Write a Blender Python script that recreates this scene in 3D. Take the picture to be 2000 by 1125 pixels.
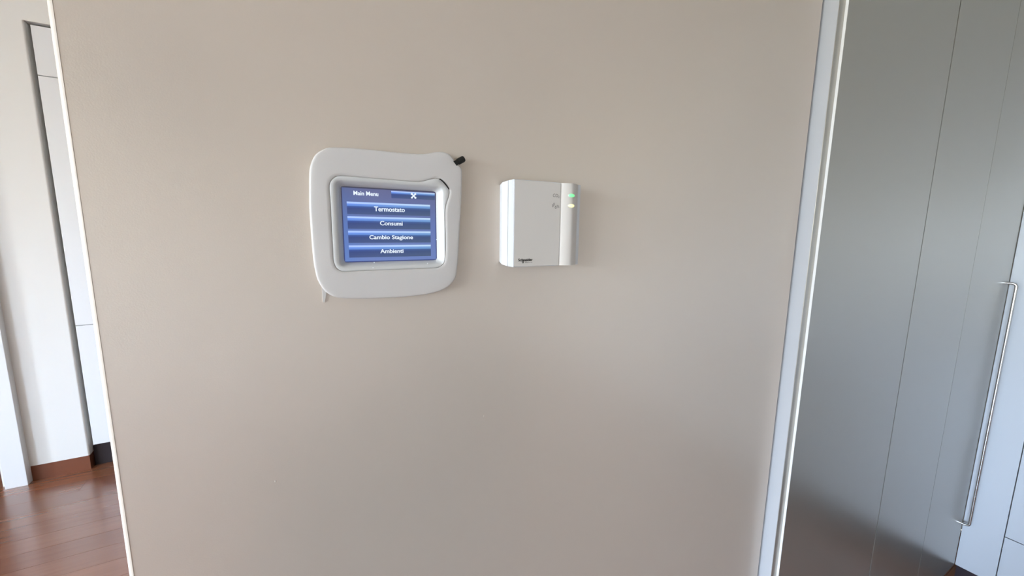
import bpy, bmesh, math, random
import numpy as np
from mathutils import Matrix, Vector
random.seed(4)
for o in list(bpy.data.objects): bpy.data.objects.remove(o)
SC = bpy.context.scene
COL = SC.collection

# ------------------------------------------------------------------ camera
# world: x along the feature wall (right), y into the wall, z up; the wall face is y = 0
F, YAW, PITCH, ROLL = 778.67, 0.50508, 0.14541, 0.01173
CAM = np.array([0.0, -0.5, 1.72])
_cy, _sy, _cp, _sp = math.cos(YAW), math.sin(YAW), math.cos(PITCH), math.sin(PITCH)
_f = np.array([_sy*_cp, _cy*_cp, -_sp]); _r = np.array([_cy, -_sy, 0.0]); _u = np.cross(_r, _f)
_c, _s = math.cos(ROLL), math.sin(ROLL)
RT, UP = _c*_r + _s*_u, -_s*_r + _c*_u
cam_d = bpy.data.cameras.new('camera'); cam = bpy.data.objects.new('camera', cam_d); COL.objects.link(cam)
cam_d.sensor_width = 36; cam_d.lens = F/2000*36; cam_d.clip_start = 0.01
m = Matrix.Identity(4)
for i in range(3):
    m[i][0], m[i][1], m[i][2], m[i][3] = RT[i], UP[i], -_f[i], CAM[i]
cam.matrix_world = m
SC.camera = cam

def ray(px, py): return ((px-1000)/F)*RT - ((py-562.5)/F)*UP + _f
def onY(px, py, y):
    d = ray(px, py); return CAM + (y-CAM[1])/d[1]*d
def onX(px, py, x):
    d = ray(px, py); return CAM + (x-CAM[0])/d[0]*d

# ------------------------------------------------------------------ world, light, exposure
SKY_STRENGTH = 64.0
w = bpy.data.worlds.new('sky'); SC.world = w; w.use_nodes = True
nt = w.node_tree; nt.nodes.clear()
out = nt.nodes.new('ShaderNodeOutputWorld'); bg = nt.nodes.new('ShaderNodeBackground')
tc = nt.nodes.new('ShaderNodeTexCoord'); sx = nt.nodes.new('ShaderNodeSeparateXYZ')
mr = nt.nodes.new('ShaderNodeMapRange'); cr = nt.nodes.new('ShaderNodeValToRGB')
mr.inputs['From Min'].default_value = -1; mr.inputs['From Max'].default_value = 1
e = cr.color_ramp.elements
e[0].position = 0.0; e[0].color = (0.17, 0.17, 0.13, 1)
e[1].position = 1.0; e[1].color = (0.43, 0.63, 1.0, 1)
a = e.new(0.49); a.color = (0.33, 0.34, 0.27, 1)
a = e.new(0.54); a.color = (0.65, 0.80, 1.0, 1)
a = e.new(0.7); a.color = (0.51, 0.70, 1.0, 1)
nt.links.new(tc.outputs['Generated'], sx.inputs[0]); nt.links.new(sx.outputs['Z'], mr.inputs['Value'])
nt.links.new(mr.outputs[0], cr.inputs[0]); nt.links.new(cr.outputs[0], bg.inputs['Color'])
bg.inputs['Strength'].default_value = SKY_STRENGTH
nt.links.new(bg.outputs[0], out.inputs[0])

WIN = [(-3.9, -2.45, 0.8, 2.85), (-2.2, -0.42, 0.8, 2.85)]         # openings in wall_left: y0, y1, z0, z1
KWIN = [(1.0, 2.05, 0.08, 2.05)]                                   # opening in the kitchen side wall
XL, XK = -6.6, -4.3
YR = -4.2
def portal(name, loc, sy_, sz_, rot):
    l = bpy.data.lights.new(name, 'AREA'); l.shape = 'RECTANGLE'; l.size = sy_; l.size_y = sz_
    l.cycles.is_portal = True
    o = bpy.data.objects.new(name, l); COL.objects.link(o); o.location = loc; o.rotation_euler = rot
for nm, (y0, y1, z0, z1) in zip(('window_far_left_offscreen', 'window_left_offscreen'), WIN):
    portal(nm, (XL-0.05, (y0+y1)/2, (z0+z1)/2), z1-z0, y1-y0, (0, -math.pi/2, 0))
for (y0, y1, z0, z1) in KWIN:
    portal('window_kitchen_offscreen', (XK-0.05, (y0+y1)/2, (z0+z1)/2), z1-z0, y1-y0, (0, -math.pi/2, 0))

SC.view_settings.view_transform = 'Standard'; SC.view_settings.look = 'None'
SC.view_settings.gamma = 1; SC.view_settings.use_curve_mapping = False
SC.view_settings.exposure = 0.0

# ------------------------------------------------------------------ materials
def mat(name, col, rough=0.5, spec=0.5, metal=0.0, bump=0.0, bscale=200.0, var=0.0, vscale=3.0, coat=0.0, emit=None, estr=0.0):
    M = bpy.data.materials.new(name); M.use_nodes = True
    n = M.node_tree; b = n.nodes['Principled BSDF']
    b.inputs['Base Color'].default_value = (*col, 1); b.inputs['Roughness'].default_value = rough
    b.inputs['Specular IOR Level'].default_value = spec; b.inputs['Metallic'].default_value = metal
    b.inputs['Coat Weight'].default_value = coat
    t = n.nodes.new('ShaderNodeTexCoord')
    if var > 0:
        no = n.nodes.new('ShaderNodeTexNoise'); no.inputs['Scale'].default_value = vscale; no.inputs['Detail'].default_value = 4
        mx = n.nodes.new('ShaderNodeMix'); mx.data_type = 'RGBA'
        mx.inputs[6].default_value = (*[c*(1-var) for c in col], 1); mx.inputs[7].default_value = (*[min(1, c*(1+var)) for c in col], 1)
        n.links.new(t.outputs['Object'], no.inputs['Vector']); n.links.new(no.outputs['Fac'], mx.inputs[0])
        n.links.new(mx.outputs[2], b.inputs['Base Color'])
    if bump > 0:
        no = n.nodes.new('ShaderNodeTexNoise'); no.inputs['Scale'].default_value = bscale; no.inputs['Detail'].default_value = 3
        bp = n.nodes.new('ShaderNodeBump'); bp.inputs['Strength'].default_value = bump; bp.inputs['Distance'].default_value = 0.001
        n.links.new(t.outputs['Object'], no.inputs['Vector']); n.links.new(no.outputs['Fac'], bp.inputs['Height'])
        n.links.new(bp.outputs[0], b.inputs['Normal'])
    if emit:
        b.inputs['Emission Color'].default_value = (*emit, 1); b.inputs['Emission Strength'].default_value = estr
    return M

def wood(name, c1, c2, rough, spec):
    M = bpy.data.materials.new(name); M.use_nodes = True
    n = M.node_tree; b = n.nodes['Principled BSDF']
    b.inputs['Roughness'].default_value = rough; b.inputs['Specular IOR Level'].default_value = spec
    t = n.nodes.new('ShaderNodeTexCoord'); oi = n.nodes.new('ShaderNodeObjectInfo')
    mp = n.nodes.new('ShaderNodeMapping'); mp.inputs['Scale'].default_value = (1.5, 28, 10)
    ad = n.nodes.new('ShaderNodeVectorMath'); ad.operation = 'ADD'
    ml = n.nodes.new('ShaderNodeVectorMath'); ml.operation = 'SCALE'; ml.inputs['Scale'].default_value = 40
    cx = n.nodes.new('ShaderNodeCombineXYZ')
    for k in range(3): n.links.new(oi.outputs['Random'], cx.inputs[k])
    n.links.new(cx.outputs[0], ml.inputs[0]); n.links.new(t.outputs['Object'], ad.inputs[0]); n.links.new(ml.outputs[0], ad.inputs[1])
    n.links.new(ad.outputs[0], mp.inputs['Vector'])
    no = n.nodes.new('ShaderNodeTexNoise'); no.inputs['Scale'].default_value = 2.0; no.inputs['Detail'].default_value = 6
    n.links.new(mp.outputs[0], no.inputs['Vector'])
    sm = n.nodes.new('ShaderNodeMath'); sm.operation = 'MULTIPLY_ADD'; sm.inputs[1].default_value = 0.45; 
    n.links.new(oi.outputs['Random'], sm.inputs[0]); 
    s2 = n.nodes.new('ShaderNodeMath'); s2.operation = 'MULTIPLY'; s2.inputs[1].default_value = 0.55
    n.links.new(no.outputs['Fac'], s2.inputs[0]); n.links.new(s2.outputs[0], sm.inputs[2])
    mx = n.nodes.new('ShaderNodeMix'); mx.data_type = 'RGBA'; mx.inputs[6].default_value = (*c1, 1); mx.inputs[7].default_value = (*c2, 1)
    n.links.new(sm.outputs[0], mx.inputs[0]); n.links.new(mx.outputs[2], b.inputs['Base Color'])
    return M

M_WALL = mat('beige_satin_paint', (0.62, 0.537, 0.458), 0.33, 0.7, metal=0.38, bump=0.07, bscale=700, var=0.02, vscale=2)
M_EDGE = mat('plaster_edge_paint', (0.62, 0.537, 0.458), 0.45, 0.4)
M_WHITEWALL = mat('white_wall_paint', (0.80, 0.78, 0.74), 0.55, 0.4, bump=0.1, bscale=300)
M_CEIL = mat('ceiling_paint', (0.80, 0.79, 0.76), 0.8, 0.2)
M_LACQ = mat('dove_grey_metallic', (0.43, 0.405, 0.36), 0.3, 0.5, metal=0.8, bump=0.06, bscale=500)
M_WLACQ = mat('white_lacquer', (0.80, 0.80, 0.80), 0.3, 0.5)
M_ENDL = mat('pale_grey_lacquer', (0.44, 0.465, 0.50), 0.3, 0.5)
M_SIDE = mat('grey_side_laminate', (0.37, 0.37, 0.38), 0.5, 0.35)
M_EDGEBAND = mat('white_edge_band', (0.62, 0.60, 0.58), 0.5, 0.3)
M_PLINTH = mat('dark_plinth', (0.022, 0.014, 0.018), 0.4, 0.4)
M_GAP = mat('gap_lining_paint', (0.80, 0.78, 0.74), 0.55, 0.4)
M_FLOOR = wood('cherry_parquet', (0.17, 0.052, 0.024), (0.29, 0.108, 0.05), 0.27, 1.0)
M_FLOOR.node_tree.nodes['Principled BSDF'].inputs['Coat Weight'].default_value = 1.0
M_FLOOR.node_tree.nodes['Principled BSDF'].inputs['Coat Roughness'].default_value = 0.2
M_SUB = mat('subfloor', (0.05, 0.025, 0.015), 0.8, 0.1)
M_SKIRT = wood('cherry_skirting', (0.14, 0.04, 0.018), (0.20, 0.065, 0.03), 0.35, 0.4)
M_STEEL = mat('brushed_steel', (0.62, 0.62, 0.62), 0.22, 0.5, metal=1.0)
M_PLASTIC = mat('white_plastic', (0.56, 0.527, 0.498), 0.42, 0.45, bump=0.04, bscale=1500)
M_BEZEL = mat('pale_plastic_bezel', (0.56, 0.55, 0.53), 0.35, 0.45)
M_SENSOR = mat('sensor_white_plastic', (0.59, 0.595, 0.605), 0.38, 0.45)
M_PLATE = mat('sensor_plate_plastic', (0.58, 0.538, 0.49), 0.4, 0.4)
M_GROOVE = mat('groove_plastic', (0.56, 0.527, 0.498), 0.42, 0.45)
M_BLACK = mat('black_rubber', (0.008, 0.008, 0.007), 0.5, 0.3)
M_INK = mat('grey_ink', (0.06, 0.055, 0.05), 0.6, 0.2)
M_INKL = mat('pale_grey_ink', (0.14, 0.13, 0.12), 0.6, 0.2)
M_GREEN = mat('green_led', (0.2, 0.7, 0.3), 0.3, 0.4, emit=(0.18, 1.0, 0.30), estr=0.85)
M_AMBER = mat('yellow_led', (0.8, 0.75, 0.4), 0.3, 0.4, emit=(1.0, 0.93, 0.42), estr=0.9)
M_LEDRING = mat('led_rim_plastic', (0.58, 0.538, 0.49), 0.4, 0.4)
M_DUST = mat('dust_speck', (0.9, 0.9, 0.9), 0.7, 0.2)

# ------------------------------------------------------------------ helpers
def link(name, me, m, parent=None, smooth=False):
    if m is not None: me.materials.append(m)
    if smooth:
        for p in me.polygons: p.use_smooth = True
    o = bpy.data.objects.new(name, me); COL.objects.link(o)
    if parent is not None: o.parent = parent
    return o
def mesh(name, vs, fs):
    me = bpy.data.meshes.new(name); me.from_pydata([tuple(map(float, v)) for v in vs], [], fs)
    bm = bmesh.new(); bm.from_mesh(me); bmesh.ops.recalc_face_normals(bm, faces=bm.faces); bm.to_mesh(me); bm.free()
    return me
def box_mesh(name, x0, x1, y0, y1, z0, z1, bev=0.0, seg=2):
    bm = bmesh.new(); bmesh.ops.create_cube(bm, size=1)
    for v in bm.verts:
        v.co = Vector(((x0+x1)/2+v.co.x*(x1-x0), (y0+y1)/2+v.co.y*(y1-y0), (z0+z1)/2+v.co.z*(z1-z0)))
    if bev: bmesh.ops.bevel(bm, geom=list(bm.edges), offset=bev, segments=seg, affect='EDGES', profile=0.5)
    me = bpy.data.meshes.new(name); bm.to_mesh(me); bm.free(); return me
def box(name, x0, x1, y0, y1, z0, z1, m, parent=None, bev=0.0, seg=2):
    return link(name, box_mesh(name, x0, x1, y0, y1, z0, z1, bev, seg), m, parent)
def tag(o, label, cat=None, group=None, kind=None):
    if label: o['label'] = label
    if cat: o['category'] = cat
    if group: o['group'] = group
    if kind: o['kind'] = kind
    return o
def thing(name, label, cat, group=None, loc=(0, 0, 0)):
    o = bpy.data.objects.new(name, None); COL.objects.link(o); o.location = loc
    o.empty_display_size = 0.05
    return tag(o, label, cat, group)
def struct(o, label, cat): return tag(o, label, cat, None, 'structure')
def profile_z(name, prof, z0, z1, m, parent=None, bev=0.0, smooth=False):
    """closed (x, y) outline extruded along z"""
    n = len(prof)
    vs = [(x, y, z0) for x, y in prof]+[(x, y, z1) for x, y in prof]
    fs = [tuple(range(n)), tuple(range(n, 2*n))]+[(i, (i+1) % n, n+(i+1) % n, n+i) for i in range(n)]
    me = mesh(name, vs, fs)
    if bev:
        bm = bmesh.new(); bm.from_mesh(me)
        ed = [e_ for e_ in bm.edges if abs(e_.verts[0].co.z-e_.verts[1].co.z) < 1e-7]
        bmesh.ops.bevel(bm, geom=ed, offset=bev, segments=2, affect='EDGES', profile=0.5); bm.to_mesh(me); bm.free()
    o = link(name, me, m, parent)
    if smooth:
        for p in me.polygons: p.use_smooth = True
        me.set_sharp_from_angle(angle=math.radians(32))
    return o

# ------------------------------------------------------------------ structure
H = 3.15
YB = 3.227                                     # kitchen back wall face
XE = 2.76                                      # cabinet run on the end wall
YD = -0.0325                                   # tall cabinet door fronts
XR = 3.36; YK = 4.7

# feature wall: rounded left corner (seen as a pale bead), square right end
WX0, WX1, WT = -0.165, 1.029, 0.13
r = 0.0048
prof = [(WX1, 0.0), (WX1, WT)]
prof += [(WX0+r-r*math.sin(t), WT-r+r*math.cos(t)) for t in np.linspace(0, math.pi/2, 5)]
prof += [(WX0+r-r*math.cos(t), r-r*math.sin(t)) for t in np.linspace(0, math.pi/2, 7)] + [(WX0+r+.0006, 0.0)]
wall = profile_z('wall_front', prof, 0, H, M_WALL, smooth=True)
struct(wall, 'beige satin painted wall carrying the touch panel and the sensor', 'wall')
# corner bead
pb = [(WX0+r-(r+.0004)*math.cos(t), r-(r+.0004)*math.sin(t)) for t in np.linspace(0.1, math.pi/2-.12, 7)]
pb += [(WX0+r-(r-.002)*math.cos(t), r-(r-.002)*math.sin(t)) for t in np.linspace(math.pi/2-.12, 0.1, 7)]
profile_z('corner_bead', pb, 0.0, H, M_EDGE, wall, smooth=True)
# plaster nibs on the paint
bm = bmesh.new()
for (px, py, s) in [(945, 813, 1.0), (538, 940, .9), (805, 805, .7), (1238, 1003, .9), (1020, 892, .7), (862, 940, .6), (805, 900, .6),
                    (893, 722, .6), (1044, 760, .6), (1090, 100, .8), (1240, 268, .7), (1150, 690, .5)]:
    p = onY(px, py, 0)
    bmesh.ops.create_icosphere(bm, subdivisions=2, radius=0.0011*s, matrix=Matrix.Translation(Vector(p)) @ Matrix.Diagonal((.8, .5, 1.5, 1)))
me = bpy.data.meshes.new('plaster_nibs'); bm.to_mesh(me); bm.free()
tag(link('plaster_nibs', me, M_WALL, wall, True), None, kind='stuff')
# dark joint between wall and cabinet side
g = box('trim_1', WX1, 1.0405, 0.06, WT, 0.0, H, M_WALL); struct(g, 'narrow recessed joint between the beige wall and the tall cabinets', 'joint')

# floor slab and parquet planks
fl = box('floor', XL-.1, XR, YR, YK, -0.08, -0.012, M_SUB); struct(fl, 'reddish brown cherry parquet floor', 'floor')
PW, PL = 0.14, 2.6
pm = box_mesh('plank', 0, PL-.0012, 0, PW-.0012, -0.012, 0.0); pm.materials.append(M_FLOOR)
row = 0; y = YR
while y < YK-.01:
    x = XL - (row*0.61 % PL)
    while x < XR:
        x1 = min(x+PL, XR); x0 = max(x, XL-.1)
        if x1-x0 > .05:
            o = bpy.data.objects.new('plank', pm); COL.objects.link(o); o.parent = fl
            o.location = (x0, y, 0); o.scale = ((x1-x0)/PL, min(1, (YK-y)/PW), 1)
        x += PL
    y += PW; row += 1
ce = box('ceiling', XL-.1, XR, YR, YK, H, H+.1, M_CEIL); struct(ce, 'white painted ceiling', 'ceiling')

# wall with two balcony windows (left of the camera, daylight side)
me_v, me_f = [], []
def add_b(x0, x1, y0, y1, z0, z1):
    b = len(me_v)
    for z in (z0, z1):
        for (x, y) in ((x0, y0), (x1, y0), (x1, y1), (x0, y1)): me_v.append((x, y, z))
    for f_ in ((0, 3, 2, 1), (4, 5, 6, 7), (0, 1, 5, 4), (1, 2, 6, 5), (2, 3, 7, 6), (3, 0, 4, 7)): me_f.append(tuple(b+i for i in f_))
def side_wall(name, x, ya, yb, wins, label):
    me_v.clear(); me_f.clear()
    ys = [ya] + [v for wn in sorted(wins) for v in (wn[0], wn[1])] + [yb]
    for i in range(0, len(ys), 2): add_b(x-.1, x, ys[i], ys[i+1], 0, H)
    for (y0, y1, z0, z1) in wins:
        add_b(x-.1, x, y0, y1, z1, H); add_b(x-.1, x, y0, y1, 0, z0)
    struct(link(name, mesh(name, me_v, me_f), M_WHITEWALL), label, 'wall')
YDV = 0.45
side_wall('wall_left', XL, YR, YDV, WIN, 'white side wall of the living room with wide windows')
side_wall('wall_kitchen', XK, YDV, YK, KWIN, 'white side wall of the kitchen with a wide balcony window')
struct(box('wall_divider', XL, XK-.1, YDV, YDV+.1, 0, H, M_WHITEWALL), 'white wall between living room window side and kitchen', 'wall')
for i, (x, (y0, y1, z0, z1)) in enumerate([(XL, q) for q in sorted(WIN)]+[(XK, q) for q in KWIN]):
    wf = thing('window_%d' % (i+1), ['white framed window far from the beige wall', 'white framed window close to the beige wall', 'white framed kitchen balcony window'][i], 'window'); wf['kind'] = 'structure'
    t = .05
    for (a0, a1, b0, b1) in ((y0, y0+t, z0, z1), (y1-t, y1, z0, z1), (y0+t, y1-t, z0, z0+t), (y0+t, y1-t, z1-t, z1), ((y0+y1)/2-t/2, (y0+y1)/2+t/2, z0+t, z1-t)):
        box('window_frame', x-.08, x-.02, a0, a1, b0, b1, M_WLACQ, wf)
struct(box('wall_rear', XL-.1, XR, YR-.1, YR, 0, H, M_WHITEWALL), 'white wall on the far side of the living room', 'wall')
struct(box('wall_right', XR, XR+.1, YR, YK, 0, H, M_WHITEWALL), 'white wall behind the end cabinets', 'wall')
struct(box('wall_hall', XK-.1, XR, YK, YK+.1, 0, H, M_WHITEWALL), 'white wall beyond the kitchen doorway', 'wall')

# kitchen back wall with a recess for the tall unit, rounded recess corner, skirting
gx = onY(50, 50, YB)[0]                                     # right end of the white wall at the shadow gap
gx = onY(180, 885, YB)[0]
cx0 = onY(147, 635, YB+.01)[0]                              # left edge of the tall unit
ctop = onY(75, 49.5, YB+.01)[2]
cs1 = onY(90, 149, YB+.01)[2]; cs2 = onY(163, 635, YB+.01)[2]; cbot = onY(198, 866, YB+.01)[2]
wl0 = onY(52, 925, YB)[0]
wbz = 0.106
rr = 0.010
gx -= 0.014
pr = [(wl0-.02, YB), (wl0-.02, YB+.12), (gx, YB+.12)] + [(gx-rr+rr*math.cos(t), YB+rr-rr*math.sin(t)) for t in np.linspace(0, math.pi/2, 8)] + [(gx-rr-.002, YB)]
wb = profile_z('wall_back', pr, wbz, ctop+.012, M_WHITEWALL, smooth=True)
struct(wb, 'white wall with rounded edge beside the tall kitchen unit', 'wall')
struct(box('wall_back_upper', wl0-.02, 1.3, YB, YB+.12, ctop+.012, H, M_WHITEWALL), 'white bulkhead above the tall kitchen unit and the white wall', 'wall')
bb = box('baseboard_back', wl0-.02, gx-.004, YB+.006, YB+.11, 0.0, wbz, M_SKIRT); struct(bb, 'reddish wood skirting under the white wall', 'baseboard')
# casing of the doorway left of it
ds = thing('door_1', 'white casing of the doorway beside the white kitchen wall', 'door frame'); ds['kind'] = 'structure'
cl1 = onY(52, 930, YB-.05)[0]; cl0 = onY(8, 945, YB-.05)[0]
box('casing', cl0, cl1, YB-.05, YB+.12, 0.0, H, M_WLACQ, ds, .002)
box('jamb', cl0-.03, cl0, YB+.0, YB+.12, 0.0, H, M_GAP, ds)
box('jamb', -2.45, -2.35, YB-.02, YB+.12, 0.0, H, M_WLACQ, ds, .002)
box('door_header', -2.35, cl0-.03, YB+.02, YB+.12, 2.2, H, M_WHITEWALL, ds)
struct(box('wall_back_far', XK, -2.45, YB, YB+.12, 0, H, M_WHITEWALL), 'white wall on the other side of the kitchen doorway', 'wall')

# tall kitchen unit
ku = thing('tall_kitchen_unit', 'tall white kitchen unit with stacked doors and dark plinth, beside the shadow gap', 'cabinet')
cx1 = cx0+0.60; yf = YB+.01
box('carcass', cx0+.002, cx1-.002, yf+.021, yf+.58, cbot, ctop-.002, M_WLACQ, ku)
for (z0, z1) in ((cbot, cs2-.002), (cs2+.002, cs1-.003), (cs1+.003, ctop-.004)):
    box('door', cx0, cx1, yf, yf+.02, z0, z1, M_WLACQ, ku, .0015)
box('gap_strip', gx+.002, cx0-.001, yf+.06, yf+.09, wbz+.05, ctop, M_GAP, ku)
box('plinth', cx0+.002, cx1, yf+.05, yf+.07, 0.0, cbot, M_PLINTH, ku)
box('plinth_return', cx0-.02, cx0+.002, yf+.05, yf+.09, 0.0, wbz+.04, M_PLINTH, ku)

# ------------------------------------------------------------------ tall cabinets right of the wall
ZP = 0.12
xs = [1.0662, 1.690, 2.222, XE-.004]
labs = ['grey metallic tall cabinet door unit next to the beige wall, with exposed side panel',
        'grey metallic tall cabinet in the middle of the run, without a handle',
        'grey metallic tall cabinet in the corner with a long steel bar handle']
for i in range(3):
    t = thing('tall_cabinet', labs[i], 'cabinet', 'row of grey metallic tall cabinets')
    x0, x1 = xs[i], xs[i+1]
    if i == 0:
        box('side_panel', 1.0405, 1.0660, -0.0262, 0.56, 0.0, H-.004, M_SIDE, t)
        box('edge_strip', 1.0410, 1.0660, -0.0272, -0.0263, 0.0, H-.004, M_LACQ, t)
    bx0 = x0+.0005 if i == 0 else x0
    box('carcass', bx0, x1-.0015, -0.010, 0.56, ZP, H-.006, M_LACQ, t)
    dgap = (.0035, .002, 0)[i]; yd = YD
    d = box('door', x0+(.0006 if i == 0 else 0), x1-(2*dgap if i < 2 else .001), yd, -0.0115, ZP+.003, H-.01, M_LACQ, t)
    if i == 0: box('edge_band', x0-.0002, x0+.0006, YD, -0.0115, ZP+.003, H-.01, M_EDGEBAND, t)
    box('plinth', bx0, x1-.0015, 0.03, 0.05, 0.0, ZP, M_PLINTH, t)
    if i == 2:
        hx = 2.722; hy = -0.061; zt, zb = 1.515, 0.36; hr = .0055
        path = [(hx, YD+.004, zt), (hx, hy+.012, zt), (hx, hy+.0035, zt-.0035), (hx, hy, zt-.012), (hx, hy, zb+.012), (hx, hy+.0035, zb+.0035), (hx, hy+.012, zb), (hx, YD+.004, zb)]
        cu = bpy.data.curves.new('bar', 'CURVE'); cu.dimensions = '3D'; cu.bevel_depth = hr; cu.bevel_resolution = 4; cu.use_fill_caps = True
        sp = cu.splines.new('POLY'); sp.points.add(len(path)-1)
        for k, p in enumerate(path): sp.points[k].co = (*p, 1)
        tmp = bpy.data.objects.new('bar', cu); COL.objects.link(tmp)
        me = bpy.data.meshes.new_from_object(tmp.evaluated_get(bpy.context.evaluated_depsgraph_get()))
        bpy.data.objects.remove(tmp)
        h = link('handle', me, M_STEEL, d, True); h['label'] = 'long steel bar handle'

# end run of pale grey cabinets, fronts facing the windows
fill = thing('corner_filler', 'narrow pale grey filler panel in the corner beside the steel handle', 'panel')
yv = -0.160
box('panel', XE, XE+.02, yv+.0015, -0.034, 0.12, H-.01, M_ENDL, fill, .001)
box('plinth', XE+.03, XE+.05, yv, -0.034, 0.0, 0.12, M_PLINTH, fill)
zs = 0.365
yy = yv; k = 0
endlabs = ['pale grey end cabinet next to the corner filler, with a low drawer under its door', 'pale grey end cabinet in the middle of the end wall, with a low drawer', 'pale grey end cabinet at the free end of the end wall run']
for (ya, yb_) in ((-0.76, yv), (-1.36, -0.76), (-1.96, -1.36)):
    t = thing('end_cabinet', endlabs[k], 'cabinet', 'pale grey end wall cabinets')
    box('carcass', XE+.021, XE+.58, ya+.001, yb_-.001, 0.12, H-.012, M_ENDL, t)
    box('drawer', XE, XE+.02, ya+.0015, yb_-.0015, 0.124, zs-.002, M_ENDL, t, .001)
    box('door', XE, XE+.02, ya+.0015, yb_-.0015, zs+.002, H-.014, M_ENDL, t, .001)
    box('plinth', XE+.04, XE+.06, ya, yb_, 0.0, 0.12, M_PLINTH, t)
    k += 1

# ------------------------------------------------------------------ touch panel
def catmull(pts, n=8):
    P = [np.array(p) for p in pts]; N = len(P); o = []
    for i in range(N):
        p0, p1, p2, p3 = P[i-1], P[i], P[(i+1) % N], P[(i+2) % N]
        for t in np.linspace(0, 1, n, endpoint=False):
            o.append(.5*((2*p1)+(-p0+p2)*t+(2*p0-5*p1+4*p2-p3)*t*t+(-p0+3*p1-3*p2+p3)*t**3))
    return np.array(o)
NA = 180
def radial(pts, c):
    d = pts-np.array(c); a = np.arctan2(d[:, 1], d[:, 0]); rr_ = np.hypot(d[:, 0], d[:, 1])
    i = np.argsort(a); a = a[i]; rr_ = rr_[i]
    aa = np.concatenate([a-2*np.pi, a, a+2*np.pi]); r3 = np.concatenate([rr_]*3)
    th = np.linspace(-np.pi, np.pi, NA, endpoint=False)
    R_ = np.interp(th, aa, r3)
    return np.stack([c[0]+R_*np.cos(th), c[1]+R_*np.sin(th)], 1)
def W(pts, y): return np.array([onY(px, py, y)[[0, 2]] for px, py in pts])
TH = 0.012
outer_px = [(604.4, 400), (604.2, 365), (604.4, 340), (605.6, 326.6), (608.5, 316), (614.8, 303.5), (623.5, 295.5), (634, 290), (646, 287.3), (680, 288), (720, 291.2),
            (769, 296.5), (815, 300), (832, 300), (847, 297.3), (862, 296), (875, 299), (883, 305), (887.5, 313), (893.5, 320.5), (901, 326.5), (903.5, 340), (902.5, 370), (901, 410),
            (898, 460), (895.5, 505), (893.5, 525), (892, 538), (888.5, 546), (880, 557), (865, 566.7), (840, 574), (811, 578.3), (780, 581), (745, 583), (705, 584), (672, 583), (655, 580.5),
            (644, 575.5), (632.8, 566.7), (621, 548), (615.3, 526), (612, 505), (608.5, 465), (605.6, 425)]
groove_px = [(669.7, 342.8), (657, 344), (649, 349.7), (643.7, 357.8), (643, 368), (644.3, 385.6), (646, 410), (647.8, 449), (650, 484), (650.4, 497), (651.8, 511), (656.4, 522.7), (665, 529.2), (675, 530.5),
             (700, 529.4), (734.7, 528), (792.4, 525.9), (840.4, 524), (856.6, 522.5), (865.9, 516), (869.6, 505), (871, 485), (870.5, 449), (869.6, 420), (871, 403), (875, 390), (878, 380), (878, 373),
             (875.7, 366.5), (868, 357), (859, 350.0), (850.8, 347.8), (838, 350.4), (823, 354), (804, 353.8), (769, 351), (734.7, 348.2), (700, 345.2)]
screen_px = [(664.5, 362.5), (852, 374.6), (853, 507.7), (672.6, 513)]
YS = -0.0050
sc = W(screen_px, YS)
SX0, SX1 = (sc[0, 0]+sc[3, 0])/2, (sc[1, 0]+sc[2, 0])/2
SZ0, SZ1 = (sc[2, 1]+sc[3, 1])/2, (sc[0, 1]+sc[1, 1])/2
c0 = ((SX0+SX1)/2, (SZ0+SZ1)/2)
OUT = radial(catmull(W(outer_px, -TH)), c0)
GRV = radial(catmull(W(groove_px, -TH-.001)), c0)
def inset(L, d):
    n = len(L); t = np.roll(L, -2, 0)-np.roll(L, 2, 0); t /= np.linalg.norm(t, axis=1)[:, None]
    nr = np.stack([-t[:, 1], t[:, 0]], 1)           # inward for counter-clockwise loops
    return L+nr*d
def rrect(x0, x1, z0, z1, r_, n=8, dense=24):
    p = []
    for (cx, cz, a0) in ((x1-r_, z1-r_, 0), (x0+r_, z1-r_, 90), (x0+r_, z0+r_, 180), (x1-r_, z0+r_, 270)):
        for k in range(n+1):
            a_ = math.radians(a0+90*k/n); p.append((cx+r_*math.cos(a_), cz+r_*math.sin(a_)))
    q = []
    for i in range(len(p)):
        a_, b_ = np.array(p[i]), np.array(p[(i+1) % len(p)])
        k = max(1, int(np.linalg.norm(b_-a_)/.001))
        for j in range(k): q.append(a_+(b_-a_)*j/k)
    return np.array(q)
def loops_mesh(name, loops, m, parent, cap_first=False, cap_last=False, smooth=True):
    n = len(loops[0][0]); vs = []; fs = []
    for L, yv_ in loops: vs += [(p[0], yv_, p[1]) for p in L]
    for k in range(len(loops)-1):
        for i in range(n): fs.append((k*n+i, k*n+(i+1) % n, (k+1)*n+(i+1) % n, (k+1)*n+i))
    if cap_first: fs.append(tuple(range(n)))
    if cap_last: fs.append(tuple(range((len(loops)-1)*n, len(loops)*n)))
    o = link(name, mesh(name, vs, fs), m, parent)
    if smooth:
        for p in o.data.polygons: p.use_smooth = len(p.vertices) == 4
    return o
tp = thing('touch_panel', 'off-white wall touch panel with lit blue menu screen and curved outline', 'touch panel', loc=(0, 0, 0))
G2 = inset(GRV, .00035)
loops_mesh('frame', [(inset(OUT, .002), 0.0), (inset(OUT, .0008), -.002), (OUT, -.006), (OUT, -.0098), (inset(OUT, .0003), -.0109), (inset(OUT, .0010), -.0117), (inset(OUT, .0018), -TH),
                     (inset(OUT, .0030), -TH-.0002), (inset(OUT, .0060), -TH-.0005), (inset(GRV, -.004), -TH-.0010), (inset(GRV, -.0003), -TH-.0010), (GRV, -TH-.0007), (GRV, -.006)], M_PLASTIC, tp, cap_first=True)
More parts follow.
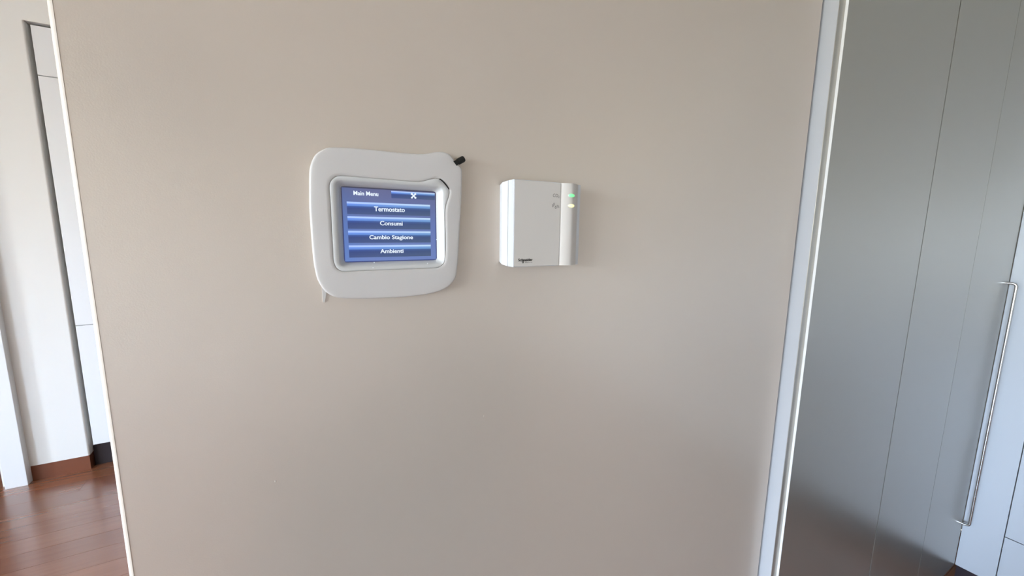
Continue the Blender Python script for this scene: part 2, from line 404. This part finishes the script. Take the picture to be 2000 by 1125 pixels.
loops_mesh('groove', [(inset(GRV, -.0002), -TH+.0006), (inset(GRV, .0009), -TH+.0006)], M_GROOVE, tp)
SCR = radial(rrect(SX0, SX1, SZ0, SZ1, .0022), c0)
SC2 = radial(rrect(SX0-.0052, SX1+.0062, SZ0-.0040, SZ1+.0050, .005), c0)
SC3 = radial(rrect(SX0-.0062, SX1+.0074, SZ0-.0052, SZ1+.0060, .006), c0)
loops_mesh('bezel', [(G2, -.006), (G2, -TH-.0006), (inset(G2, .0005), -TH-.0010), (SC3, -TH-.0006), (SC2, -TH+.0004), (SCR*1.0, YS-.0004), (SCR, YS+.001)], M_BEZEL, tp)

# screen: flat lit display with menu
def emis(name, build, strength=1.0):
    M = bpy.data.materials.new(name); M.use_nodes = True; n = M.node_tree; b = n.nodes['Principled BSDF']
    b.inputs['Base Color'].default_value = (0.02, 0.022, 0.03, 1); b.inputs['Roughness'].default_value = 0.25; b.inputs['Specular IOR Level'].default_value = 0.4
    c_ = build(n); n.links.new(c_, b.inputs['Emission Color']); b.inputs['Emission Strength'].default_value = strength
    return M
def srgb(r_, g_, b_):
    f_ = lambda v: ((v/255+.055)/1.055)**2.4 if v > 10 else v/255/12.92
    return (f_(r_), f_(g_), f_(b_), 1)
def ramp_gen(stops, axis='Z', axis2=None, stops2=None):
    def build(n):
        t = n.nodes.new('ShaderNodeTexCoord'); s = n.nodes.new('ShaderNodeSeparateXYZ'); n.links.new(t.outputs['Generated'], s.inputs[0])
        def rp(ax, st):
            r_ = n.nodes.new('ShaderNodeValToRGB'); e_ = r_.color_ramp.elements
            e_[0].position, e_[0].color = st[0]; e_[1].position, e_[1].color = st[-1]
            for p_, c_ in st[1:-1]:
                q = e_.new(p_); q.color = c_
            n.links.new(s.outputs[ax], r_.inputs[0]); return r_.outputs[0]
        a_ = rp(axis, stops)
        if not axis2: return a_
        mx = n.nodes.new('ShaderNodeMix'); mx.data_type = 'RGBA'; mx.blend_type = 'MULTIPLY'; mx.inputs[0].default_value = 1
        n.links.new(a_, mx.inputs[6]); n.links.new(rp(axis2, stops2), mx.inputs[7]); return mx.outputs[2]
    return build
M_SCR = emis('lcd_background', ramp_gen([(0, srgb(104, 126, 186)), (.5, srgb(96, 116, 176)), (1, srgb(96, 100, 142))], 'Z', 'X', [(0, (.82, 1.02, 1.1, 1)), (.25, (1, 1, 1, 1)), (1, (.95, .95, .95, 1))]))
M_BTN = emis('lcd_button', ramp_gen([(0, srgb(66, 84, 126)), (.45, srgb(50, 70, 122)), (.62, srgb(56, 84, 148)), (.68, srgb(96, 138, 206)), (.84, srgb(120, 160, 226)), (.87, srgb(188, 212, 255)), (1, srgb(178, 202, 250))], 'Z', 'X', [(0, (.85, .9, 1.1, 1)), (1, (1.05, 1.08, .92, 1))]))
M_TXT = mat('lcd_text', (0.05, 0.05, 0.05), 0.4, 0.2, emit=srgb(232, 242, 255)[:3], estr=1.0)
M_SEDGE = emis('lcd_dark_edge', ramp_gen([(0, srgb(48, 62, 122)), (1, srgb(60, 58, 78))]))
def quad(name, x0, x1, z0, z1, y, m, parent, th=.0003):
    return box(name, x0, x1, y, y+th, z0, z1, m, parent)
scr = quad('screen', SX0+.0012, SX1-.0012, SZ0+.0012, SZ1-.0014, YS, M_SCR, tp); scr['label'] = 'lit blue menu display'
edge = quad('screen_edge', SX0-.002, SX1+.002, SZ0-.002, SZ1+.002, YS+.0004, M_SEDGE, tp, .001)
def px_rect(tl, tr, br, bl, y):
    w_ = W([tl, tr, br, bl], y); return (w_[0, 0]+w_[3, 0])/2, (w_[1, 0]+w_[2, 0])/2, (w_[2, 1]+w_[3, 1])/2, (w_[0, 1]+w_[1, 1])/2
btn_px = [((676.7, 392.8), (840.2, 400.8), (840, 421.8), (678, 418.2)), ((678.8, 421.9), (840.6, 426.4), (840.6, 448.4), (680, 446.7)),
          ((679.7, 450.2), (841, 452.4), (841, 474), (681, 474)), ((681.3, 479), (841.5, 478), (841, 500.4), (681.6, 502.7))]
R_ = [px_rect(*b_, YS-.0003) for b_ in btn_px]
bx0 = sum(q[0] for q in R_)/4; bx1 = sum(q[1] for q in R_)/4
hb = px_rect((764.3, 372.2), (849, 378.2), (849, 390.7), (764.3, 387), YS-.0003)
def text(name, s, x0, x1, z0, z1, y, m, parent, off=0.004, bold=0.00018):
    """lettering as a flat mesh fitted in x to [x0, x1]; z0..z1 is baseline..cap height"""
    cu = bpy.data.curves.new(name, 'FONT'); cu.body = s; cu.size = 1; cu.offset = off; cu.resolution_u = 3
    tmp = bpy.data.objects.new(name, cu); COL.objects.link(tmp)
    me = bpy.data.meshes.new_from_object(tmp.evaluated_get(bpy.context.evaluated_depsgraph_get()))
    bpy.data.objects.remove(tmp)
    xs_ = [v.co.x for v in me.vertices]; a_, b_ = min(xs_), max(xs_); cap = 0.72
    for v in me.vertices:
        v.co = Vector((x0+(v.co.x-a_)/(b_-a_)*(x1-x0), y, z0+v.co.y/cap*(z1-z0)))
    if bold:
        bm = bmesh.new(); bm.from_mesh(me); src = [[v.co.copy() for v in f.verts] for f in bm.faces]
        for (dx, dz) in ((bold, 0), (-bold, 0), (0, bold*.6), (0, -bold*.6), (bold*.5, bold*.3), (-bold*.5, -bold*.3)):
            for f in src: bm.faces.new([bm.verts.new((c.x+dx, c.y, c.z+dz)) for c in f])
        bm.to_mesh(me); bm.free()
    return link(name, me, m, parent)
YT = YS-.0009
names = [('Termostato', (731, 790.4, 404, 413.2)), ('Consumi', (742.4, 786.2, 431.8, 440.2)), ('Cambio Stagione', (721.6, 806.4, 459.2, 467)), ('Ambienti', (743, 787.8, 486, 494))]
for q, (s, (ta, tb, tt, tbm)) in zip(R_, names):
    b_ = quad('menu_button', bx0, bx1, q[2], q[3], YS-.0005, M_BTN, scr)
    L = W([(ta, (tt+tbm)/2), (tb, (tt+tbm)/2)], YT); hgt = W([((ta+tb)/2, tt), ((ta+tb)/2, tbm)], YT)
    text('menu_text', s, L[0, 0], L[1, 0], hgt[1, 1], hgt[0, 1], YT, M_TXT, scr)
quad('menu_button', hb[0], hb[1], hb[2], hb[3], YS-.0005, M_BTN, scr)
L = W([(690.5, 377), (738.6, 377)], YT); hgt = W([(714, 373.4), (714, 381.8)], YT)
text('menu_text', 'Main Menu', L[0, 0], L[1, 0], hgt[1, 1], hgt[0, 1], YT, M_TXT, scr)
# crossed tools icon
cI = W([(807.8, 382.6)], YT)[0]; bm = bmesh.new(); u_ = .0030
def flat_poly(bm, pts):
    bm.faces.new([bm.verts.new((p[0], YT, p[1])) for p in pts])
for a_ in (45, 135):
    d = np.array([math.cos(math.radians(a_)), math.sin(math.radians(a_))]); n_ = np.array([-d[1], d[0]]); wd = .00075
    flat_poly(bm, [cI-d*u_*1.1-n_*wd, cI+d*u_*1.1-n_*wd, cI+d*u_*1.1+n_*wd, cI-d*u_*1.1+n_*wd])
for (a_, r_) in ((45, .0012), (135, .0013), (225, .0012), (315, .0013)):
    c_ = cI+np.array([math.cos(math.radians(a_)), math.sin(math.radians(a_))])*u_*1.0
    flat_poly(bm, [c_+r_*np.array([math.cos(t), math.sin(t)]) for t in np.linspace(0, 2*math.pi, 12, endpoint=False)])
me = bpy.data.meshes.new('tools_icon'); bm.to_mesh(me); bm.free(); link('tools_icon', me, M_TXT, scr)

# black arc at the ear of the bezel
ap = catmull(W([(859, 350.2), (864, 353.6), (868.5, 358), (872.5, 363), (876, 369)], -TH-.0012), 6)[:25]
vs = []; fs = []
for i, p in enumerate(ap):
    t = ap[min(i+1, 24)]-ap[max(i-1, 0)]; t /= np.linalg.norm(t); n_ = np.array([-t[1], t[0]]); hw = .00075*(.45+.55*math.sin(math.pi*(i+1)/26))
    for sgn in (1, -1):
        for yv_ in (-TH-.0016, -TH-.0002): vs.append((p[0]+sgn*n_[0]*hw, yv_, p[1]+sgn*n_[1]*hw))
for i in range(24):
    a_ = i*4; b_ = a_+4
    for (p_, q_) in ((0, 1), (1, 3), (3, 2), (2, 0)): fs.append((a_+p_, a_+q_, b_+q_, b_+p_))
o = link('slot', mesh('slot', vs, fs), M_BLACK, tp); o['label'] = 'curved black slot at the corner of the bezel'
# dust specks on the bezel
bm = bmesh.new()
for (px, py, s) in [(728.5, 523, 1), (731, 512.8, 1.0), (835, 514.5, .8), (852.5, 468, .6)]:
    p = onY(px, py, -TH-.0002 if py > 514 else -.009)
    bmesh.ops.create_icosphere(bm, subdivisions=1, radius=.0009*s, matrix=Matrix.Translation(Vector(p)))
me = bpy.data.meshes.new('dust_specks'); bm.to_mesh(me); bm.free(); tag(link('dust_specks', me, M_DUST, tp), None, kind='stuff')
# small pale mounting tab showing under the lower left corner
tb0 = W([(628.5, 560), (638, 560), (636.5, 578), (634, 590), (630.5, 590)], -.001)
vs = [(p[0], 0.0, p[1]) for p in tb0]+[(p[0], -.0018, p[1]) for p in tb0]
n = len(tb0)
link('mounting_tab', mesh('mounting_tab', vs, [tuple(range(n)), tuple(range(n, 2*n))]+[(i, (i+1) % n, n+(i+1) % n, n+i) for i in range(n)]), M_PLASTIC, tp)

# stylus tucked into the upper right corner of the panel
YST = -0.0085
A = np.array([*onY(886.5, 320.5, YST)]); B = np.array([*onY(906.5, 309.6, YST)])
ax = Vector(B-A); Ls = ax.length
prof = [(0, .0000), (0, .0026), (.30, .0026), (.36, .0034), (.42, .0040), (.9, .0040), (.97, .0035), (1.0, .0022), (1.0, 0)]
prof = [(-1.1, 0), (-1.1, .0024)] + prof[1:]
vs = []; fs = []; NS = 20
q = ax.to_track_quat('Z', 'Y')
for (u_, r_) in prof:
    for k in range(NS):
        t = 2*math.pi*k/NS; vs.append(Vector(A)+q @ Vector((r_*math.cos(t), r_*math.sin(t), u_*Ls)))
for i in range(len(prof)-1):
    for k in range(NS): fs.append((i*NS+k, i*NS+(k+1) % NS, (i+1)*NS+(k+1) % NS, (i+1)*NS+k))
sty = thing('stylus', 'black stylus end sticking out of the upper right corner of the touch panel', 'stylus', loc=tuple(A))
me = mesh('barrel', [v-Vector(A) for v in vs], fs); bo = link('barrel', me, M_BLACK, sty, True)
# black slot mouth on the panel corner
sl = W([(885.3, 314.8), (893.5, 311.4), (897.5, 318), (892.2, 324)], -TH-.0002)
vs = [(p[0], -TH-.0004, p[1]) for p in sl]+[(p[0], -.004, p[1]) for p in sl]
link('stylus_slot', mesh('stylus_slot', vs, [(0, 1, 2, 3), (4, 5, 6, 7)]+[(i, (i+1) % 4, 4+(i+1) % 4, 4+i) for i in range(4)]), M_BLACK, tp)

# ------------------------------------------------------------------ air quality sensor
se = thing('air_quality_sensor', 'square white wall sensor with green and yellow indicator lights, right of the touch panel', 'sensor')
FZ = -0.030
zt = (onY(1004.4, 350, FZ)[2]+onY(1095, 356.2, FZ)[2])/2; zb = (onY(1005.3, 522, FZ)[2]+onY(1091.5, 518.9, FZ)[2])/2
xa = onY(1004.5, 440, FZ)[0]; xb = onY(1093.5, 440, FZ)[0]
x_l = onY(976, 440, -.001)[0]; xcr = onY(1116, 392, FZ-.004)[0]
x_r = onY(1127, 440, -.015)[0]
x_m = onY(992, 440, -.0145)[0]
# back shell
vs = []; fs = []
for (y_, xl_, xr_, dz) in ((0.0, x_l+.0004, x_r-.0015, .0062), (-.003, x_l, x_r-.0005, .0046), (-.007, x_l+.0006, x_r+.0002, .0026), (-.011, x_l+(x_m-x_l)*.7, x_r+.0006, .0012), (-.0138, x_m-.0003, x_r+.0004, .0005)):
    vs += [(xl_, y_, zb+dz), (xr_, y_, zb+dz), (xr_, y_, zt-dz), (xl_, y_, zt-dz)]
for k in range(4):
    for i in range(4): fs.append((k*4+i, k*4+(i+1) % 4, k*4+4+(i+1) % 4, k*4+4+i))
fs += [(0, 1, 2, 3), (16, 17, 18, 19)]
link('back_shell', mesh('back_shell', vs, fs), M_SENSOR, se, True).data.set_sharp_from_angle(angle=.5)
profile_z('seam', [(x_m+.0008, -.012), (x_m+.0008, -.0165), (x_r-.002, -.0165), (x_r-.002, -.012)], zb+.0014, zt-.0014, M_GROOVE, se)
# cover shell with left cheek and front plate
pc = [(x_m, -.0150), (x_m+.0006, -.024), (xa-.0012, FZ+.0004), (xa-.0004, FZ), (xa, FZ), (xa+.0002, FZ+.001), (xb, FZ+.001), (x_r-.003, -.024), (x_r, -.0150)]
profile_z('cover', pc, zb, zt, M_SENSOR, se, .0008)
profile_z('front_plate', [(xa+.0006, FZ+.002), (xa+.0006, FZ-.0002), (xb-.0006, FZ-.0002), (xb-.0006, FZ+.002)], zb+.0008, zt-.0008, M_PLATE, se, .0004)
profile_z('plate_joint', [(xa+.0000, FZ+.002), (xa+.0000, FZ+.0002), (xb+.0001, FZ+.0002), (xb+.0001, FZ+.002)], zb+.0012, zt-.0012, M_GROOVE, se)
# rounded light bar along the right edge
rg = []
N = 24; YC = FZ-.0055
for k in range(N+1):
    u_ = k/N
    if u_ < .4:
        t = u_/.4; x = xb+.0002+(xcr-xb)*t; y = (FZ+.001)+(YC-FZ-.001)*math.sin(t*math.pi/2)**.8
    else:
        t = (u_-.4)/.6; x = xcr+(x_r-xcr)*t; y = YC+(-.0165-YC)*t**1.5
    rg.append((x, y))
rg += [(x_r, -.0152), (xb+.0002, -.0152)]
profile_z('light_bar', rg, zb+.0004, zt-.0004, M_PLATE, se, 0, smooth=True)
def oval(name, px, py, rx, rz, y, m, parent, dy=.0016, seg=24):
    c_ = onY(px, py, y); bm = bmesh.new()
    bmesh.ops.create_uvsphere(bm, u_segments=seg, v_segments=12, radius=1, matrix=Matrix.Translation(Vector(c_)) @ Matrix.Diagonal((rx, dy, rz, 1)))
    me = bpy.data.meshes.new(name); bm.to_mesh(me); bm.free(); return link(name, me, m, parent, True)
YL = FZ-.0052
for (px, py, m_) in ((1116, 382, M_GREEN), (1115.5, 402, M_AMBER)):
    oval('led_rim', px, py, .0062, .0031, YL+.0009, M_LEDRING, se, .0022)
    oval('indicator_light', px, py, .0054, .0025, YL+.0004, m_, se, .0026)
# print on the plate
YPR = FZ-.0004
def ptext(name, s, ta, tb, tt, tbm, m, bold=0.0):
    L_ = W([(ta, (tt+tbm)/2), (tb, (tt+tbm)/2)], YPR); h_ = W([((ta+tb)/2, tt), ((ta+tb)/2, tbm)], YPR)
    return text(name, s, L_[0, 0], L_[1, 0], h_[1, 1], h_[0, 1], YPR, m, se, 0.0, bold)
ptext('print', 'CO', 1080, 1090, 378.2, 385, M_INKL); ptext('print', '2', 1090.5, 1092.6, 382.3, 386.6, M_INKL)
ptext('print', '%', 1087.5, 1092.5, 400.5, 405.5, M_INKL)
bm = bmesh.new()
def ring(bm, c_, r1, r2, n_=16, drop=False):
    a_ = []
    for k in range(n_):
        t = 2*math.pi*k/n_; sc_ = 1+(.9*max(0, math.sin(t))**4 if drop else 0)
        a_.append((bm.verts.new((c_[0]+r1*math.cos(t), YPR, c_[1]+r1*math.sin(t)*sc_)), bm.verts.new((c_[0]+r2*math.cos(t), YPR, c_[1]+r2*math.sin(t)*sc_))))
    for k in range(n_): bm.faces.new((a_[k][0], a_[(k+1) % n_][0], a_[(k+1) % n_][1], a_[k][1]))
ring(bm, W([(1082.0, 399.3)], YPR)[0], .0013, .0008, drop=True)
ring(bm, W([(1079.6, 402.6)], YPR)[0], .0013, .0008, drop=True)
ring(bm, W([(1085.3, 405.6)], YPR)[0], .0015, .0009, drop=True)
me = bpy.data.meshes.new('humidity_drops'); bm.to_mesh(me); bm.free(); link('humidity_drops', me, M_INKL, se)
ptext('print', 'Schneider', 1012.4, 1040, 504.6, 510.0, M_INK, .00022)
ptext('print', 'Electric', 1026, 1039.8, 510.8, 513.6, M_INKL)
bm = bmesh.new(); cc = W([(1021.3, 512.3)], YPR)[0]
ring(bm, cc, .0015, .0007, 16)
me = bpy.data.meshes.new('emblem'); bm.to_mesh(me); bm.free(); link('emblem', me, M_INK, se)

# ------------------------------------------------------------------ unseen furniture added behind the camera to darken reflections in the satin wall
M_FAB = mat('dark_taupe_fabric', (0.045, 0.038, 0.034), 0.85, 0.2, bump=0.3, bscale=300)
M_DWOOD = mat('dark_wood_leg', (0.06, 0.03, 0.02), 0.4, 0.4)
ac = thing('added_armchair', 'dark taupe high backed armchair out of view, darkening the beige wall by reflection', 'added_armchair', loc=(0.28, -1.40, 0))  # unseen seat added so its dark reflection tones the low wall
box('seat', -.50, .34, -.30, .30, .22, .44, M_FAB, ac, .04, 3)
for y0 in (-.42, .30): box('armrest', -.52, .40, y0, y0+.12, .16, .64, M_FAB, ac, .045, 3)
bp_ = [(.22, .40), (.44, .22), (.60, 1.14), (.50, 1.20), (.42, 1.14)]
vs = [(x, y, z) for y in (-.30, .42) for x, z in bp_]
vs = [(x, (-.42 if k < 5 else .42), z) for k, (x, y, z) in enumerate(vs)]
me = mesh('backrest', vs, [(0, 1, 2, 3, 4), (5, 6, 7, 8, 9)]+[(i, (i+1) % 5, 5+(i+1) % 5, 5+i) for i in range(5)])
bm = bmesh.new(); bm.from_mesh(me); bmesh.ops.bevel(bm, geom=list(bm.edges), offset=.03, segments=3, affect='EDGES', profile=.5); bm.to_mesh(me); bm.free()
link('backrest', me, M_FAB, ac, True)
for (x, y) in ((-.46, -.36), (-.46, .36), (.36, -.36), (.36, .36)):
    bm = bmesh.new(); bmesh.ops.create_cone(bm, cap_ends=True, segments=14, radius1=.014, radius2=.022, depth=.17, matrix=Matrix.Translation((x, y, .085)))
    me = bpy.data.meshes.new('leg'); bm.to_mesh(me); bm.free(); link('leg', me, M_DWOOD, ac)
pl = thing('added_pendant', 'dark drum pendant lamp out of view, unlit, darkening the beige wall by reflection', 'added_lamp', loc=(-0.36, -1.25, 2.05))  # unseen, emits nothing; added to darken the upper wall by reflection
ring_v = []; ring_f = []; NP = 32
for (r_, z_) in ((.20, 0), (.17, .22), (.165, .22), (.195, 0)):
    for k in range(NP): ring_v.append((r_*math.cos(2*math.pi*k/NP), r_*math.sin(2*math.pi*k/NP), z_))
for i in range(4):
    for k in range(NP): ring_f.append((i*NP+k, i*NP+(k+1) % NP, ((i+1) % 4)*NP+(k+1) % NP, ((i+1) % 4)*NP+k))
link('lamp_shade', mesh('lamp_shade', ring_v, ring_f), M_FAB, pl, True).data.set_sharp_from_angle(angle=.6)
bm = bmesh.new(); bmesh.ops.create_cone(bm, cap_ends=True, segments=12, radius1=.004, radius2=.004, depth=H-2.05-.17, matrix=Matrix.Translation((0, 0, .17+(H-2.05-.17)/2)))
me = bpy.data.meshes.new('cord'); bm.to_mesh(me); bm.free(); link('cord', me, M_BLACK, pl)
bm = bmesh.new(); bmesh.ops.create_cone(bm, cap_ends=True, segments=16, radius1=.02, radius2=.012, depth=.07, matrix=Matrix.Translation((0, 0, .16)))
bmesh.ops.create_uvsphere(bm, u_segments=16, v_segments=10, radius=.035, matrix=Matrix.Translation((0, 0, .10)))
me = bpy.data.meshes.new('bulb_holder'); bm.to_mesh(me); bm.free(); link('bulb_holder', me, M_WLACQ, pl, True)
bm = bmesh.new(); bmesh.ops.create_cone(bm, cap_ends=True, segments=4, radius1=.006, radius2=.006, depth=.34, matrix=Matrix.Translation((0, 0, .205)) @ Matrix.Rotation(math.pi/2, 4, 'Y'))
me = bpy.data.meshes.new('shade_bar'); bm.to_mesh(me); bm.free(); link('shade_bar', me, M_BLACK, pl)
